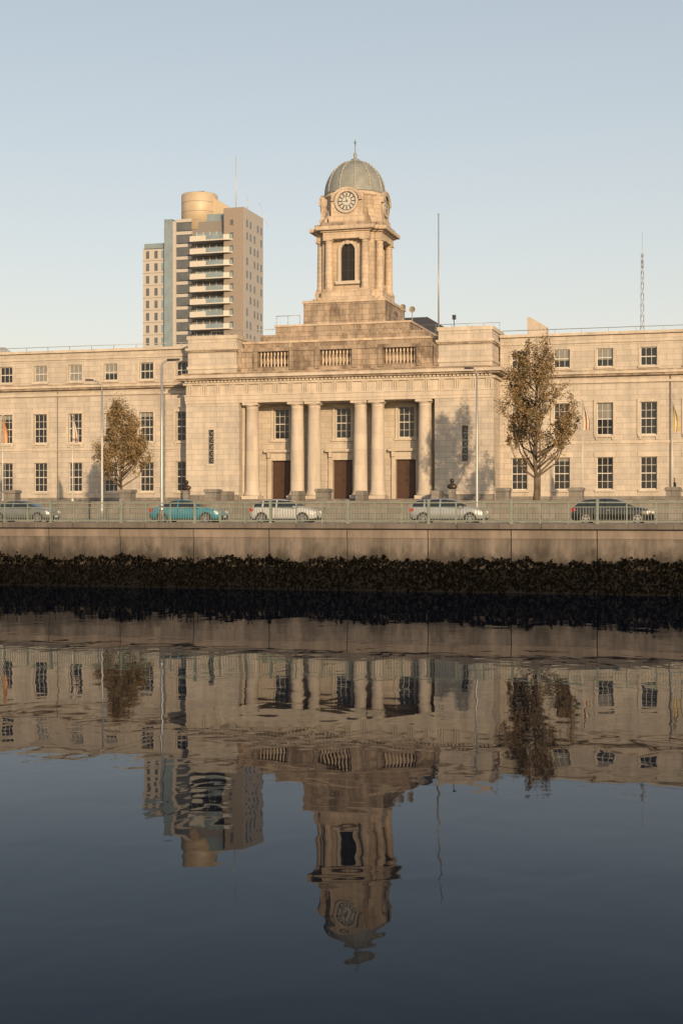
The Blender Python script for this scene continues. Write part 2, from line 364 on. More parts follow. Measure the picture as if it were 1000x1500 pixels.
# ---- clock tower
TY = 131.7
tw = MB('clock_tower', hall)
def cross(L, w, c):
    pts = [(L, w), (c, w), (c, c), (w, c), (w, L), (-w, L), (-w, c), (-c, c), (-c, w), (-L, w), (-L, -w), (-c, -w), (-c, -c), (-w, -c), (-w, -L), (w, -L), (w, -c), (c, -c), (c, -w), (L, -w)]
    return [(x, y+TY) for x, y in pts]
def sq(h): return [(h, TY+h), (-h, TY+h), (-h, TY-h), (h, TY-h)]
tw.prism(sq(3.95), 21.4, 23.7, WEATH)
tw.prism(sq(4.05), 23.701, 23.95, LIME_T)
tw.prism(cross(3.5, 2.7, 3.1), 23.951, 24.3, LIME_T)
tw.prism(cross(3.3, 2.4, 2.7), 24.301, 24.9, LIME_T)
tw.prism(sq(2.35), 24.901, 29.8, LIME_T)
for s1 in (-1, 1):
    for s2 in (-1, 1):
        column(tw, s1*1.78, TY+s2*2.87, 24.901, 29.8, 0.38, LIME_T, 20)
        column(tw, s2*2.87, TY+s1*1.78, 24.901, 29.8, 0.38, LIME_T, 20)
        tw.box(min(s1*1.9, s1*2.5), max(s1*1.9, s1*2.5), min(TY+s2*1.9, TY+s2*2.5), max(TY+s2*1.9, TY+s2*2.5), 24.902, 29.799, LIME_T)
tw.prism(cross(3.22, 2.25, 2.55), 29.801, 30.45, LIME_T)
tw.prism(cross(3.4, 2.45, 2.75), 30.451, 30.6, LIME_T)
tw.prism(cross(3.75, 2.8, 3.1), 30.601, 30.95, LIME_T)
tw.prism(cross(3.35, 2.4, 2.7), 30.951, 31.35, WEATH)
tw.prism(cross(3.05, 1.75, 2.15), 31.351, 32.0, LIME_T)
tw.prism(cross(2.95, 1.55, 2.05), 32.001, 34.15, LIME_T)
tw.lathe(0, TY, [(2.75, 32.0), (2.75, 33.9), (2.9, 34.0), (3.02, 34.1), (3.02, 34.3), (2.9, 34.34), (2.9, 34.5)], 40, LIME_T)
for a in (45, 135, 225, 315):
    ca, sa = cos(radians(a)), sin(radians(a))
    p = [(3.5, 31.36), (3.45, 31.8), (3.1, 32.1), (2.95, 32.7), (2.6, 33.0), (2.6, 31.36)]
    n = tw.add([(r*ca-0.3*sa, TY+r*sa+0.3*ca, z) for r, z in p]+[(r*ca+0.3*sa, TY+r*sa-0.3*ca, z) for r, z in p])
    for i in range(6):
        j = (i+1) % 6; tw.face((n+i, n+j, n+6+j, n+6+i), LIME_T)
    tw.face(tuple(n+i for i in range(6)), LIME_T); tw.face(tuple(n+11-i for i in range(6)), LIME_T)
def P(face, u, d, z):
    return [(u, TY-d, z), (d, TY+u, z), (-u, TY+d, z), (-d, TY-u, z)][face]
for fc in range(4):
    arch = [(-0.68, 25.9), (0.68, 25.9)]+[(0.68*cos(pi*i/12), 28.8+0.68*sin(pi*i/12)) for i in range(13)]
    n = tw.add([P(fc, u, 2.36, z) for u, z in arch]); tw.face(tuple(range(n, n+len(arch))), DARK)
    outer = [(-0.98, 25.9), (-0.98, 28.8)]+[(-0.98*cos(pi*i/12), 28.8+0.98*sin(pi*i/12)) for i in range(1, 12)]+[(0.98, 28.8), (0.98, 25.9)]
    inner = [(-0.68, 25.9), (-0.68, 28.8)]+[(-0.68*cos(pi*i/12), 28.8+0.68*sin(pi*i/12)) for i in range(1, 12)]+[(0.68, 28.8), (0.68, 25.9)]
    k = len(outer); n = tw.add([P(fc, u, 2.6, z) for u, z in outer]+[P(fc, u, 2.6, z) for u, z in inner]+[P(fc, u, 2.36, z) for u, z in inner]+[P(fc, u, 2.36, z) for u, z in outer])
    for i in range(k-1):
        tw.face((n+i, n+i+1, n+k+i+1, n+k+i), LIME_C)
        tw.face((n+k+i, n+k+i+1, n+2*k+i+1, n+2*k+i), LIME_C)
        tw.face((n+i, n+i+1, n+3*k+i+1, n+3*k+i), LIME_C)
    def fbox(u0, u1, d0, d1, z0, z1, mat):
        a = P(fc, u0, d0, z0); b = P(fc, u1, d1, z1)
        tw.box(min(a[0], b[0]), max(a[0], b[0]), min(a[1], b[1]), max(a[1], b[1]), z0, z1, mat)
    fbox(-1.2, 1.2, 2.355, 2.72, 25.6, 25.899, LIME_C)
    fbox(-0.15, 0.15, 2.61, 2.75, 29.35, 29.79, LIME_C)
    fbox(-0.04, 0.04, 2.37, 2.42, 25.9, 29.4, IRON)
    for zz in (26.9, 27.9, 28.8): fbox(-0.66, 0.66, 2.37, 2.41, zz-0.03, zz+0.03, IRON)
    cz = 33.35
    def ring(r0, r1, d0, d1, mat, nn=32):
        n = tw.add([P(fc, r0*cos(2*pi*i/nn), d1, cz+r0*sin(2*pi*i/nn)) for i in range(nn)]+[P(fc, r1*cos(2*pi*i/nn), d1, cz+r1*sin(2*pi*i/nn)) for i in range(nn)]
                   +[P(fc, r1*cos(2*pi*i/nn), d0, cz+r1*sin(2*pi*i/nn)) for i in range(nn)])
        for i in range(nn):
            j = (i+1) % nn
            tw.face((n+i, n+nn+i, n+nn+j, n+j), mat); tw.face((n+nn+i, n+2*nn+i, n+2*nn+j, n+nn+j), mat)
    ring(0.0, 0.9, 2.95, 3.0, DIAL)
    ring(0.9, 1.14, 2.95, 3.15, LIME_C)
    ring(0.80, 0.86, 3.0, 3.012, IRON)
    ring(0.42, 0.47, 3.0, 3.012, IRON)
    for h in range(12):
        a = 2*pi*h/12; ca, sa = cos(a), sin(a); wd = 0.055
        pts = [(0.5*ca-wd*sa, 0.5*sa+wd*ca), (0.79*ca-wd*sa, 0.79*sa+wd*ca), (0.79*ca+wd*sa, 0.79*sa-wd*ca), (0.5*ca+wd*sa, 0.5*sa-wd*ca)]
        n = tw.add([P(fc, u, 3.012, cz+z) for u, z in pts]); tw.face((n, n+1, n+2, n+3), IRON)
    for (ang, ln, wd) in ((100, 0.75, 0.035), (188, 0.5, 0.05)):
        a = radians(ang); ca, sa = cos(a), sin(a)
        pts = [(-0.1*ca-wd*sa, -0.1*sa+wd*ca), (ln*ca, ln*sa), (-0.1*ca+wd*sa, -0.1*sa-wd*ca)]
        n = tw.add([P(fc, u, 3.02, cz+z) for u, z in pts]); tw.face((n, n+1, n+2), IRON)
    o2 = [(1.5*cos(pi*i/14), 33.4+1.25*sin(pi*i/14)) for i in range(15)]; i2 = [(1.25*cos(pi*i/14), 33.4+1.05*sin(pi*i/14)) for i in range(15)]
    n = tw.add([P(fc, u, 3.2, z) for u, z in o2]+[P(fc, u, 3.2, z) for u, z in i2]+[P(fc, u, 2.6, z) for u, z in o2]+[P(fc, u, 2.6, z) for u, z in i2])
    for i in range(14):
        tw.face((n+i, n+i+1, n+16+i, n+15+i), LIME_T); tw.face((n+i, n+i+1, n+31+i, n+30+i), LIME_T); tw.face((n+15+i, n+16+i, n+46+i, n+45+i), LIME_T)
tw.build()
dome = MB('dome', hall)
prof = []
for i in range(15):
    t = i/14; a = t*pi/2
    prof.append((max(0.06, 2.88*cos(a)**0.92), 34.5+3.25*sin(a)))
prof = [(2.95, 34.4), (2.92, 34.55)]+prof[1:-1]+[(0.35, 37.8), (0.3, 37.95)]
dome.lathe(0, TY, prof, 48, LEAD)
for i in range(12):
    a = radians(15+30*i); pts = []
    for j in range(12):
        t = j/11*pi/2*0.93; r = 2.90*cos(t)**0.92; pts.append((r*cos(a), TY+r*sin(a), 34.5+3.26*sin(t)))
    dome.path(pts, 0.06, 5, LEAD_R)
dome.lathe(0, TY, [(0.45, 37.7), (0.42, 37.95), (0.18, 38.05), (0.12, 38.25), (0.2, 38.4), (0.12, 38.55), (0.05, 38.7), (0.035, 39.9)], 10, LEAD)
dome.box(-0.03, 0.03, TY-0.2, TY+0.2, 39.45, 39.52, IRON); dome.box(-0.12, 0.12, TY-0.03, TY+0.03, 39.6, 39.66, IRON)
dome.build()
walls.build(); trim.build(); wf.build(); wg.build(); doors.build()

# ------------------------------------------------------------------ APARTMENT TOWER
CONC = simple('render_panel', (0.42, 0.40, 0.375), 0.7, var=0.12)
CONCD = simple('dark_panel', (0.20, 0.19, 0.18), 0.6, var=0.15)  # on the tower fronts its dark tone also carries the shade
GOLD = simple('drum_cladding', (0.46, 0.38, 0.27), 0.5, metal=0.05, var=0.2, scale=0.5)
BLUEG = simple('blue_glazing', (0.20, 0.26, 0.29), 0.2, var=0.3, scale=0.6)
AGL = simple('apartment_glass_hazed', (0.10, 0.11, 0.12), 0.15, var=0.5, scale=0.5)  # paled glass: distance haze mixed into the colour
BALC = simple('balcony_white', (0.52, 0.495, 0.45), 0.6)
BRN = simple('brown_shaded_panel', (0.25, 0.215, 0.185), 0.6)
apt = empty('apartment_tower', (0, 0, 0))
am = MB('blocks', apt); aw = MB('windows', apt); ab = MB('balconies', apt)
am.box(-134.5, -128.61, 303, 318, 3.5, 64.6, CONC)
am.box(-134.3, -128.62, 303.3, 317, 64.6, 66.0, BLUEG)
am.box(-128.6, -126.6, 301.5, 316, 3.5, 71.0, BLUEG)
am.box(-126.59, -125.8, 301.8, 316, 3.5, 70.5, CONC)
am.box(-125.79, -112.6, 302.5, 318, 3.5, 70.2, CONCD)
am.box(-121.5, -113.6, 303.5, 304.9, 70.2, 72.0, BLUEG)
am.prism_y([(-118.6, 70.201), (-113.62, 70.201), (-113.62, 73.4), (-118.6, 76.6)], 305, 309, GOLD)
am.box(-113.5, -108.7, 300, 313, 3.5, 72.4, CONC)
am.box(-113.6, -113.51, 300.2, 312, 3.5, 72.2, CONCD)
am.box(-113.45, -108.75, 299.9, 299.99, 34, 72.38, BRN)  # slab front darker than its bright side, shade put into the panel colour
am.lathe(-121.9, 306.5, [(4.2, 68.5), (4.2, 77.0), (4.0, 77.2)], 40, GOLD)
for zz in (70.6, 72.8, 75.0): am.lathe(-121.9, 306.5, [(4.22, zz), (4.22, zz+.1)], 40, CONCD)
am.tube((-121.8, 306, 77.2), (-121.8, 306, 78.0), 0.3, 0.15, 8, IRON)
am.box(-123.2, -120.6, 305.8, 306.2, 77.8, 77.95, IRON)
am.tube((-112.8, 306, 72), (-112.8, 306, 85.5), 0.16, 0.08, 6, POLE)
am.tube((-109.3, 304, 72), (-109.3, 304, 76.0), 0.12, 0.06, 6, POLE); am.tube((-106.8, 311, 70), (-108.9, 311, 75.5), 0.05, 0.05, 6, POLE)
z = 5.5; fl = 0
while z < 70:
    if z < 63:
        for cx in (-133.3, -131.2, -129.5):
            aw.box(cx-0.38, cx+0.38, 302.9, 302.99, z, z+1.7, AGL if (fl*3+int(cx)) % 3 else BLUEG)
        aw.box(-134.5, -128.611, 302.95, 302.992, z+2.3, z+2.4, CONCD)
    aw.box(-125.7, -122.2, 302.1, 302.45, z+0.1, z+2.0, AGL)
    am.box(-125.78, -122.0, 301.9, 302.49, z+2.01, z+2.75, CONC)
    if z < 69:
        for i, cy in enumerate((302.0, 304.3, 307.0, 309.2, 311.6)):
            if (fl+i) % 4: aw.box(-108.69, -108.62, cy-0.4, cy+0.4, z+0.1, z+1.7, AGL)
        aw.box(-111.9, -111.2, 299.8, 299.89, z+0.3, z+1.5, AGL)
    if z < 68:
        aw.box(-121.2, -113.7, 302.3, 302.48, z+0.15, z+2.2, AGL if fl % 3 else BLUEG)
        for k in range(5): ab.box(-121.0+k*1.6, -120.85+k*1.6, 302.2, 302.29, z, z+2.4, BALC)
        pts = [(-121.4, 302.4), (-121.4, 299.2), (-113.2, 298.9), (-111.9, 299.1), (-111.3, 299.8), (-113.55, 299.8), (-113.55, 302.4)]
        ab.prism(pts, z-0.25, z, BALC)
        pr = [(-121.4, 299.25), (-117.5, 299.1), (-113.2, 298.95), (-111.9, 299.15), (-111.35, 299.75)]
        for i in range(4):
            a, b = pr[i], pr[i+1]
            ab.quad((a[0], a[1], z), (b[0], b[1], z), (b[0], b[1], z+1.0), (a[0], a[1], z+1.0), BLUEG if i in (1, 3) else BALC)
    z += 2.85; fl += 1
am.build(); aw.build(); ab.build()

# ------------------------------------------------------------------ BACKGROUND BUILDINGS + MAST
def bg_building(loc, w, d, h, rh):
    e = empty('background_building', loc)
    m = MB('walls', e); m.box(-w/2, w/2, 0, d, 0, h, CONC); m.build()
    r = MB('roof', e)
    n = r.add([(-w/2-0.3, -0.3, h), (w/2+0.3, -0.3, h), (w/2+0.3, d+0.3, h), (-w/2-0.3, d+0.3, h), (-w/2, d/2, h+rh), (w/2, d/2, h+rh)])
    for q in ((0, 1, 5, 4), (2, 3, 4, 5), (1, 2, 5), (3, 0, 4)): r.face(tuple(n+i for i in q), POLE)
    r.build()
    g = MB('windows', e)
    for i in range(int(w/4)):
        for j in range(int(h/3.5)):
            g.box(-w/2+1.2+i*4, -w/2+2.8+i*4, -0.05, -0.01, 1.2+j*3.5, 3+j*3.5, GLASS)
    g.build()
bg_building((-120.5, 180, 3.4), 30, 16, 22.8, 2.2)
bg_building((40, 210, 3.4), 50, 18, 12, 4)
ms = MB('lattice_mast', None)
for k in range(24):
    z0 = k*3.0; z1 = z0+3.0; w0 = 0.9-0.026*k; w1 = 0.9-0.026*(k+1)
    cs0 = [(-w0, -w0), (w0, -w0), (w0, w0), (-w0, w0)]; cs1 = [(-w1, -w1), (w1, -w1), (w1, w1), (-w1, w1)]
    for i in range(4):
        j = (i+1) % 4
        ms.tube((*cs0[i], z0), (*cs1[i], z1), 0.06, 0.06, 4, STEEL)
        ms.tube((*cs0[i], z0), (*cs1[j], z1), 0.035, 0.035, 3, STEEL)
        ms.tube((*cs0[j], z0), (*cs1[i], z1), 0.035, 0.035, 3, STEEL)
ms.tube((0, 0, 68), (0, 0, 78), 0.08, 0.04, 5, STEEL)
ms.build((-28.5, 400, 3.4))

# ------------------------------------------------------------------ GROUND, ROAD, QUAY
g = MB('ground'); g.quad((-1500, 72.2, 3.30), (1500, 72.2, 3.30), (1500, 3000, 3.30), (-1500, 3000, 3.30), simple('ground_soil', (0.09, 0.09, 0.08), 0.9, scale=0.2)); g.build()
r = MB('road'); r.quad((-300, 76.2, 3.40), (300, 76.2, 3.40), (300, 92.0, 3.40), (-300, 92.0, 3.40), ASPH); r.build()
rm = MB('road_markings')
for i in range(60):
    for y in (80.1, 84.0, 88.0): rm.quad((-180+i*6, y-0.06, 3.404), (-177+i*6, y-0.06, 3.404), (-177+i*6, y+0.06, 3.404), (-180+i*6, y+0.06, 3.404), WHITE)
YEL = simple('yellow_line', (0.6, 0.42, 0.05), 0.7)
for y in (76.6, 91.6): rm.quad((-300, y-0.06, 3.404), (300, y-0.06, 3.404), (300, y+0.06, 3.404), (-300, y+0.06, 3.404), YEL)
rm.build()
p = MB('pavement')
p.box(-300, 300, 72.1, 76.0, 3.30, 3.515, PAVE); p.box(-300, 300, 76.001, 76.2, 3.2, 3.52, GRAN)
p.box(-300, 300, 92.0, 92.2, 3.2, 3.53, GRAN); p.box(-300, 300, 92.201, 103.6, 3.2, 3.525, PAVE)
p.build()
fc = MB('forecourt'); fc.box(-110, 40, 104.0, 128.2, 3.2, 4.9, PAVE); fc.build()
lw = MB('forecourt_wall')
lw.box(-110, 40, 103.6, 103.998, 3.2, 4.75, GRAN); lw.box(-110, 40, 103.5, 104.15, 4.751, 4.95, GRAN)
lw.build()
for xx in (-58.2, -47.9, -40.6, -31.5, -17.6, -12.2, -5.3):
    m = MB('stone_pier'); m.box(-0.5, 0.5, -0.5, 0.5, 0, 0.75, GRAN); m.box(-0.58, 0.58, -0.58, 0.58, 0.75, 0.95, GRAN)
    m.prism([(0.5, 0.5), (-0.5, 0.5), (-0.5, -0.5), (0.5, -0.5)], 0.951, 1.0, GRAN)
    m.build((xx, 104.9, 4.9))

q = MB('quay_wall')
YQ = 71.5
js = [-20.2+4.3*k for k in range(-40, 45)]
WET = simple('wet_masonry', (0.006, 0.006, 0.006), 0.6, spec=0.1)
for i in range(len(js)-1):
    a, b = js[i]+0.025, js[i+1]-0.025
    o = rnd.uniform(-0.008, 0.008)
    q.box(a, b, YQ+o, YQ+0.9, 2.75, 3.18, QUAY)
    q.box(a, b, YQ+0.05+o, YQ+0.9, 1.2, 2.749, QUAY2)
q.box(-200, 160, YQ+0.2, YQ+1.0, -1.5, 3.17, DARK)
q.box(-200, 160, YQ-0.20, YQ+0.9, 3.24, 3.5, COPE)
q.box(-200, 160, YQ-0.08, YQ+0.89, 3.181, 3.239, DARK)  # black strip under the coping, its shadow line put in as colour
q.box(-200, 160, YQ-0.05, YQ+0.19, -1.5, 1.199, WET)
q.build()

SW = [simple('seaweed_a', (0.003, 0.003, 0.003), 0.8, spec=0.0), simple('seaweed_b', (0.007, 0.0065, 0.005), 0.8, spec=0.0), simple('seaweed_c', (0.018, 0.017, 0.013), 0.8, spec=0.0), simple('seaweed_d', (0.13, 0.065, 0.03), 0.7)]
sw = MB('seaweed')
def edge(x): return 1.50+0.09*sin(x*0.9)+0.07*sin(x*2.3+1)+0.06*sin(x*5.1)+0.05*sin(x*11)
for i in range(26000):
    x = rnd.uniform(-75, 25)
    zt = edge(x)+0.06
    t = rnd.random()
    z = 0.12+(zt-0.12)*(1-t**1.3)
    if rnd.random() < 0.14: z = zt+abs(rnd.gauss(0, 0.10))-0.03
    s = rnd.uniform(0.04, 0.12); l = rnd.uniform(0.06, 0.18)
    y = YQ-0.06-rnd.random()*0.10*(1.3-z/2)
    dx = rnd.uniform(-0.08, 0.08); dy = -rnd.uniform(0.0, 0.05)
    c = rnd.random()+0.2*(z/1.6 - 0.9); mt = SW[0] if c < 0.58 else SW[1] if c < 0.84 else SW[2] if c < 0.985 else SW[3]
    if mt is SW[3]: s *= 0.5; l *= 0.4
    sw.quad((x-s*0.4, y, z), (x+s*0.5, y+rnd.uniform(-.03, .03), z+rnd.uniform(-.02, .03)), (x+dx+s*0.6, y+dy, z-l*0.7), (x+dx-s*0.2, y+dy, z-l), mt)
sw.build()

rl = MB('quay_railing')
YR = YQ+0.25
rl.box(-120, 60, YR-0.04, YR+0.04, 4.55, 4.61, RAILP); rl.box(-120, 60, YR-0.03, YR+0.03, 4.33, 4.37, RAILP)
rl.box(-120, 60, YR-0.03, YR+0.03, 3.62, 3.67, RAILP)
x = -75.0
while x < 25:
    rl.box(x-0.012, x+0.012, YR-0.014, YR+0.014, 3.67, 4.33, RAILP); x += 0.145
for xx in js:
    if -80 < xx < 40:
        rl.box(xx-0.06, xx+0.06, YR-0.07, YR+0.07, 3.5, 4.68, RAILP); rl.box(xx-0.085, xx+0.085, YR-0.09, YR+0.09, 4.681, 4.73, RAILP); rl.box(xx-0.1, xx+0.1, YR-0.1, YR+0.1, 3.5, 3.56, RAILP)
        for k in (1, 2): rl.box(xx+4.3*k/3-0.03, xx+4.3*k/3+0.03, YR-0.035, YR+0.035, 3.5, 4.549, RAILP)
rl.build()

nb = MB('near_bank'); nb.box(-400, 400, -60, -6, -1.5, 2.4, PAVE); nb.build()

# ------------------------------------------------------------------ WATER
m, nt, b = new_mat('river_water')
N = nt.nodes.new; L = nt.links.new
nt.nodes.remove(b)
outn = [n for n in nt.nodes if n.type == 'OUTPUT_MATERIAL'][0]
geo = N('ShaderNodeNewGeometry')
mp = N('ShaderNodeMapping'); mp.inputs['Scale'].default_value = (0.9, 0.7, 1); L(geo.outputs['Position'], mp.inputs[0])
n1 = N('ShaderNodeTexNoise'); n1.inputs['Scale'].default_value = 0.8; n1.inputs['Detail'].default_value = 2.0; n1.inputs['Distortion'].default_value = 0.5; L(mp.outputs[0], n1.inputs['Vector'])
n2 = N('ShaderNodeTexNoise'); n2.inputs['Scale'].default_value = 0.16; n2.inputs['Detail'].default_value = 1; L(mp.outputs[0], n2.inputs['Vector'])
bp = N('ShaderNodeBump'); bp.inputs['Strength'].default_value = 1; bp.inputs['Distance'].default_value = 0.0065; L(n1.outputs['Fac'], bp.inputs['Height'])
bp2 = N('ShaderNodeBump'); bp2.inputs['Strength'].default_value = 1; bp2.inputs['Distance'].default_value = 0.03; L(n2.outputs['Fac'], bp2.inputs['Height']); L(bp.outputs[0], bp2.inputs['Normal'])
fr = N('ShaderNodeFresnel'); fr.inputs['IOR'].default_value = 1.15; L(bp2.outputs[0], fr.inputs['Normal'])
gl = N('ShaderNodeBsdfGlossy'); gl.inputs['Color'].default_value = (0.78, 0.82, 0.88, 1); gl.inputs['Roughness'].default_value = 0.015; L(bp2.outputs[0], gl.inputs['Normal'])
df = N('ShaderNodeBsdfDiffuse'); df.inputs['Color'].default_value = (0.0015, 0.005, 0.014, 1)
mxs = N('ShaderNodeMixShader'); L(fr.outputs[0], mxs.inputs[0]); L(df.outputs[0], mxs.inputs[1]); L(gl.outputs[0], mxs.inputs[2]); L(mxs.outputs[0], outn.inputs['Surface'])
w = MB('river_water'); w.quad((-800, -60, 0), (800, -60, 0), (800, 71.6, 0), (-800, 71.6, 0), m); w.build()

# ------------------------------------------------------------------ TREES
LEAF = [simple('leaf_a', (0.24, 0.165, 0.08), 0.7), simple('leaf_b', (0.18, 0.135, 0.065), 0.7), simple('leaf_c', (0.31, 0.21, 0.10), 0.7), simple('leaf_d', (0.11, 0.082, 0.042), 0.7)]
def tree(name, loc, H, prof, nclump, per, trunk_h, seed, lsz=0.12):
    R = random.Random(seed)
    e = empty(name, loc)
    br = MB('trunk_and_limbs', e); lf = MB('foliage', e)
    def rad(z):
        for i in range(len(prof)-1):
            if prof[i][0] <= z <= prof[i+1][0]:
                t = (z-prof[i][0])/(prof[i+1][0]-prof[i][0]); return prof[i][1]*(1-t)+prof[i+1][1]*t
        return 0.1
    tr = 0.018*H*0.9
    br.path([(0, 0, 0), (0.03, 0.02, trunk_h*0.5), (0.0, 0.05, trunk_h)], [tr*1.25, tr*0.95, tr*0.85], 10, BARK)
    pts = [Vector((0, 0.05, trunk_h))]
    for i in range(6): pts.append(Vector((R.gauss(0, 0.12), R.gauss(0, 0.12), trunk_h+(H*0.97-trunk_h)*(i+1)/6)))
    br.path(pts, [tr*0.7*(1-i/6.5) for i in range(7)], 7, BARK)
    tips = []
    for k in range(40):
        t = (k/40)**1.2; z0 = trunk_h*0.92+(H*0.78-trunk_h)*t; a = R.uniform(0, 2*pi)
        zend = min(H*1.0, z0+R.uniform(0.18, 0.36)*H*(1-0.4*t)); re = rad(min(zend, H*0.97))*R.uniform(0.6, 1.05)
        p0 = Vector((0, 0.03, z0)); p3 = Vector((re*cos(a), re*sin(a), zend)); mid = p0.lerp(p3, 0.45)+Vector((0.2*re*cos(a), 0.2*re*sin(a), -0.02*H))
        r0 = tr*0.45*(1-0.5*t)
        br.path([p0, mid, p3], [r0, r0*0.6, r0*0.15], 6, BARK)
        for s in range(6):
            q0 = mid.lerp(p3, R.random()); q1 = q0+Vector((R.gauss(0, 0.4), R.gauss(0, 0.4), R.uniform(0.2, 1.0)))
            br.tube(q0, q1, r0*0.25, 0.008, 4, BARK); tips.append(q1)
            if R.random() < 0.6: tips.append(q0.lerp(q1, 0.5))
        tips.append(p3)
    zmin, zmax = prof[0][0], prof[-1][0]
    cl = []
    for t in tips:
        if math.hypot(t.x, t.y) < rad(t.z)*1.15+0.15: cl.append(t)
    while len(cl) < nclump:
        z = R.uniform(zmin, zmax); rr = rad(z)*math.sqrt(R.random())
        if R.random() > 0.1+(rad(z)/2.8)**1.8: continue
        a = R.uniform(0, 2*pi); cl.append(Vector((rr*cos(a), rr*sin(a), z)))
    for c in cl:
        sg = R.uniform(0.09, 0.26); shade = R.random(); cnt = int(per*R.uniform(0.3, 1.5)*(1.15-0.5*c.z/H))
        for i in range(cnt):
            p = c+Vector((R.gauss(0, sg), R.gauss(0, sg), R.gauss(0, sg*1.4)))
            u = Vector((R.gauss(0, 1), R.gauss(0, 1), R.gauss(0, 1))).normalized(); v = u.orthogonal().normalized()
            v = (Matrix.Rotation(R.uniform(0, 6.28), 3, u) @ v); w_ = u.cross(v); s = lsz*R.uniform(0.6, 1.3)
            x = R.random()*0.6+shade*0.4
            mt = LEAF[3] if x < 0.25 else LEAF[1] if x < 0.5 else LEAF[0] if x < 0.78 else LEAF[2]
            n = lf.add([p-v*s*0.7, p+w_*s*0.42, p+v*s*0.7, p-w_*s*0.42]); lf.face((n, n+1, n+2, n+3), mt)
    br.build(); lf.build()
tree('street_tree', (-15.6, 108, 4.88), 13.0, [(3.0, 0.9), (3.8, 1.9), (4.8, 2.75), (5.8, 3.05), (7.0, 2.6), (8.4, 2.3), (9.8, 2.1), (11.2, 1.6), (12.3, 1.0), (13.0, 0.4)], 420, 56, 1.9, 5)
tree('street_tree', (-49.9, 108, 4.88), 8.6, [(1.5, 0.7), (2.3, 1.6), (3.2, 2.3), (4.2, 2.2), (5.4, 1.7), (6.8, 1.05), (7.8, 0.6), (8.7, 0.2)], 280, 54, 1.3, 9)

# ------------------------------------------------------------------ STREET LAMPS
def lamp(loc, H, arm, rz, rise=0.5, hs=1.0):
    e = empty('street_lamp', loc, rz)
    m = MB('column', e)
    m.lathe(0, 0, [(0.14, 0), (0.14, 0.9), (0.10, 1.0), (0.085, H*0.5), (0.06, H*0.93)], 10, STEEL)
    pts = []
    for i in range(8):
        t = i/7*pi/2*0.9; pts.append((arm*(1-cos(t)), 0, H*0.93-0.02+rise*sin(t)))
    m.path(pts, 0.05, 8, STEEL); m.build()
    h = MB('lamp_head', e); x0 = pts[-1][0]; z0 = pts[-1][2]
    prof = [(0, 0.05), (0.15, 0.1), (0.5, 0.15), (0.85, 0.1), (0.95, 0.03)]
    n0 = None
    for (dx, w_) in prof:
        dx *= hs
        n = h.add([(x0+dx, -w_, z0-0.02+0.05*dx), (x0+dx, w_, z0-0.02+0.05*dx), (x0+dx, w_*0.6, z0+0.1+0.03*dx), (x0+dx, -w_*0.6, z0+0.1+0.03*dx)])
        if n0 is not None:
            for i in range(4):
                j = (i+1) % 4; h.face((n0+i, n0+j, n+j, n+i), IRON if i else DIAL, False)
        n0 = n
    h.build()
lamp((-31.1, 72.6, 3.5), 9.3, 0.35, radians(10), 0.3, 0.75)
lamp((-44.3, 92.7, 3.52), 10.0, 0.9, radians(172), 0.7, 0.7)
lamp((-17.3, 92.7, 3.52), 10.3, 0.3, radians(165), 0.5, 0.7)

# ------------------------------------------------------------------ FLAGPOLES
def flagpole(loc, H, c1, c2, seed):
    e = empty('flagpole', loc); m = MB('pole', e)
    m.lathe(0, 0, [(0.12, 0), (0.12, 0.25), (0.06, 0.3), (0.035, H), (0.07, H+0.03), (0.07, H+0.1), (0.01, H+0.15)], 8, POLE); m.build()
    f = MB('flag', e); R = random.Random(seed); nu, nv = 9, 12; ph = R.random()*6
    for j in range(nv+1):
        t = j/nv
        for i in range(nu+1):
            s = i/nu; wd = 0.12+0.42*math.sin(min(1, t*1.3)*pi/2)
            f.v.append((s*wd*0.95+0.03, 0.13*sin(s*14+ph+t*2)*s**0.3, H-0.15-2.1*t-0.35*s*(1-t)))
    for j in range(nv):
        for i in range(nu):
            a = j*(nu+1)+i; f.face((a, a+1, a+nu+2, a+nu+1), c1 if i < 3 else (c2 if i < 6 else c1), True)
    f.build()
FO = simple('flag_orange', (0.42, 0.19, 0.07), 0.8); FW = simple('flag_white', (0.5, 0.48, 0.44), 0.8); FY = simple('flag_gold', (0.45, 0.33, 0.12), 0.8); FR = simple('flag_red', (0.3, 0.08, 0.06), 0.8)
flagpole((-12.1, 108, 4.9), 7.6, FW, FO, 1); flagpole((-5.5, 108, 4.9), 7.4, FY, FW, 2); flagpole((-54.3, 108, 4.9), 7.2, FW, FR, 3); flagpole((-60.8, 108, 4.9), 7.3, FO, FW, 4)

